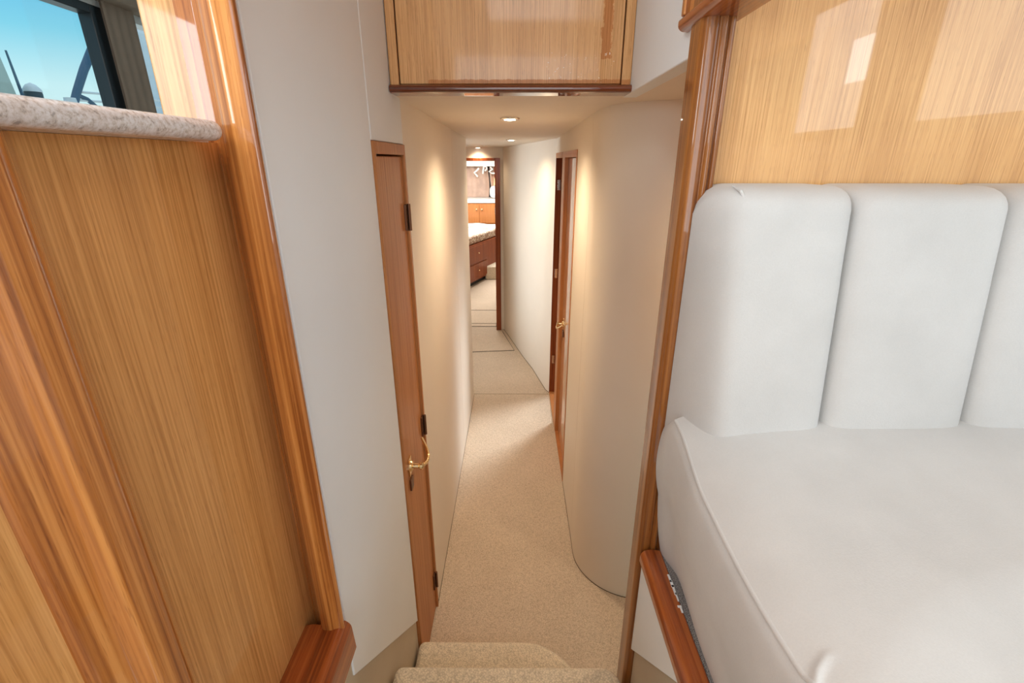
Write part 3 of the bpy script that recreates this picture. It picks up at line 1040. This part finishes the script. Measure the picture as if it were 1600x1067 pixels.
# white valance and bright hooks
tag(MB().box(-1.3, 0.3, 9.35, 9.45, 1.69, 1.80).build('white_valance', M['hull_white'], bev=0.01), 'bright white valance above the far cabin curtains', 'valance')
for k, (x, z, pts, lab) in enumerate((
        (-0.71, 1.60, [(0.05, 0.06), (0.01, 0.02), (-0.04, -0.02), (-0.01, -0.05), (0.02, -0.09)], 'leftmost white curtain tie, bent like a tick'),
        (-0.56, 1.64, [(-0.03, -0.08), (-0.02, -0.01), (-0.01, 0.04), (0.03, 0.05), (0.045, 0.01), (0.01, -0.03)], 'middle white curtain tie, looped'),
        (-0.43, 1.62, [(-0.02, 0.06), (0.02, 0.02), (-0.04, -0.02), (0.0, -0.05), (0.06, -0.05), (0.09, -0.08)], 'rightmost white curtain tie beside the door frame'))):
    tb = MB().tube([(x + a, 9.34 + 0.01 * i, z + c) for i, (a, c) in enumerate(pts)], 0.017, 8)
    tag(tb.build('curtain_tie', M['hull_white']), lab, 'curtain tie', 'white curtain ties')
# pillow
pl_ = MB()


def pil(u, v_):
    a = u * 2 * math.pi
    b_ = (v_ - 0.5) * math.pi
    cx = math.copysign(abs(math.cos(a)) ** 0.5, math.cos(a)) * math.cos(b_) ** 0.6
    cy = math.copysign(abs(math.sin(a)) ** 0.5, math.sin(a)) * math.cos(b_) ** 0.6
    return (-0.22 + 0.24 * cx, 9.22 + 0.06 * math.sin(b_) * 1.2, 1.246 + 0.115 * cy)


pl_.grid(28, 14, pil, wrap=True)
tag(pl_.build('pillow', M['bedding'], angle=80), 'white pillow standing on the far cabin cabinet top', 'pillow')
lp = thing('wall_lamp', (-0.36, 9.3, 1.38), 'small amber wall lamp beside the far door frame', 'lamp')
MB().lathe([(0.045, 0.0), (0.035, 0.09), (0.025, 0.15)], (-0.345, 9.40, 1.36), 'z', 16).build('lamp_shade', M['shade_amber'], lp)
MB().box(-0.385, -0.305, 9.42, 9.48, 1.50, 1.68).build('bracket', M['dark_wood'], lp, bev=0.006)

# ================================================================== OUTSIDE THE PORT WINDOW
ob = thing('moored_boat', (-4.2, 4.4, 1.5), 'neighbouring boat with pale sloping canvas, seen through the side window', 'boat')
MB().prism([(3.2, 2.10), (4.262, 2.25), (4.22, 2.60), (4.0, 3.4), (3.0, 3.5)], -4.5, -4.0, 'x').build('canopy', M['boat_pale'], ob, bev=0.03)
MB().prism([(3.0, 1.5), (6.8, 1.5), (7.2, 2.23), (3.0, 2.23)], -4.9, -4.0, 'x').prism([(6.4, 2.2), (9.5, 2.2), (9.5, 4.0), (6.5, 4.0)], -4.6, -4.3, 'x').build('deckhouse', M['hull_white'], ob, bev=0.05)
MB().tube([(-4.02, 4.74, 2.20), (-4.02, 4.86, 2.38), (-4.02, 5.01, 2.58), (-4.02, 5.20, 2.80), (-4.02, 5.95, 3.55)], [0.032, 0.032, 0.034, 0.038, 0.04], 10).build('canvas_strut', M['boat_blue'], ob)
MB().lathe([(0.06, 0.0), (0.05, 0.05), (0.045, 0.10)], (-4.02, 4.76, 2.22), 'z', 14).build('strut_foot', M['hull_white'], ob)
for zz in (2.33, 2.40):
    MB().tube([(-4.02, 4.85, zz - 0.02), (-4.02, 5.4, zz + 0.01), (-4.02, 7.2, zz + 0.05)], 0.010, 8).build('guard_rail', M['hull_white'], ob)
MB().tube([(-4.02, 4.83, 2.36), (-4.02, 4.95, 2.33), (-4.02, 5.08, 2.24)], 0.02, 8).build('rope', M['boat_blue'], ob)
rd = thing('radar_dome', (-4.1, 4.40, 2.23), 'navy radar housing with white conical top on the neighbouring boat', 'radar')
MB().lathe([(0.03, 0.0), (0.058, 0.02), (0.062, 0.09), (0.058, 0.10)], (-4.1, 4.50, 2.235), 'z', 24).build('housing', M['boat_dark'], rd)
MB().lathe([(0.065, 0.0), (0.062, 0.02), (0.035, 0.055), (0.004, 0.07)], (-4.1, 4.50, 2.335), 'z', 24).build('dome', M['hull_white'], rd)
tag(MB().tube([(-4.05, 4.345, 2.235), (-4.05, 4.325, 2.61)], [0.012, 0.007], 8).build('antenna', M['boat_blue']), 'thin antenna rod left of the radar dome', 'antenna')
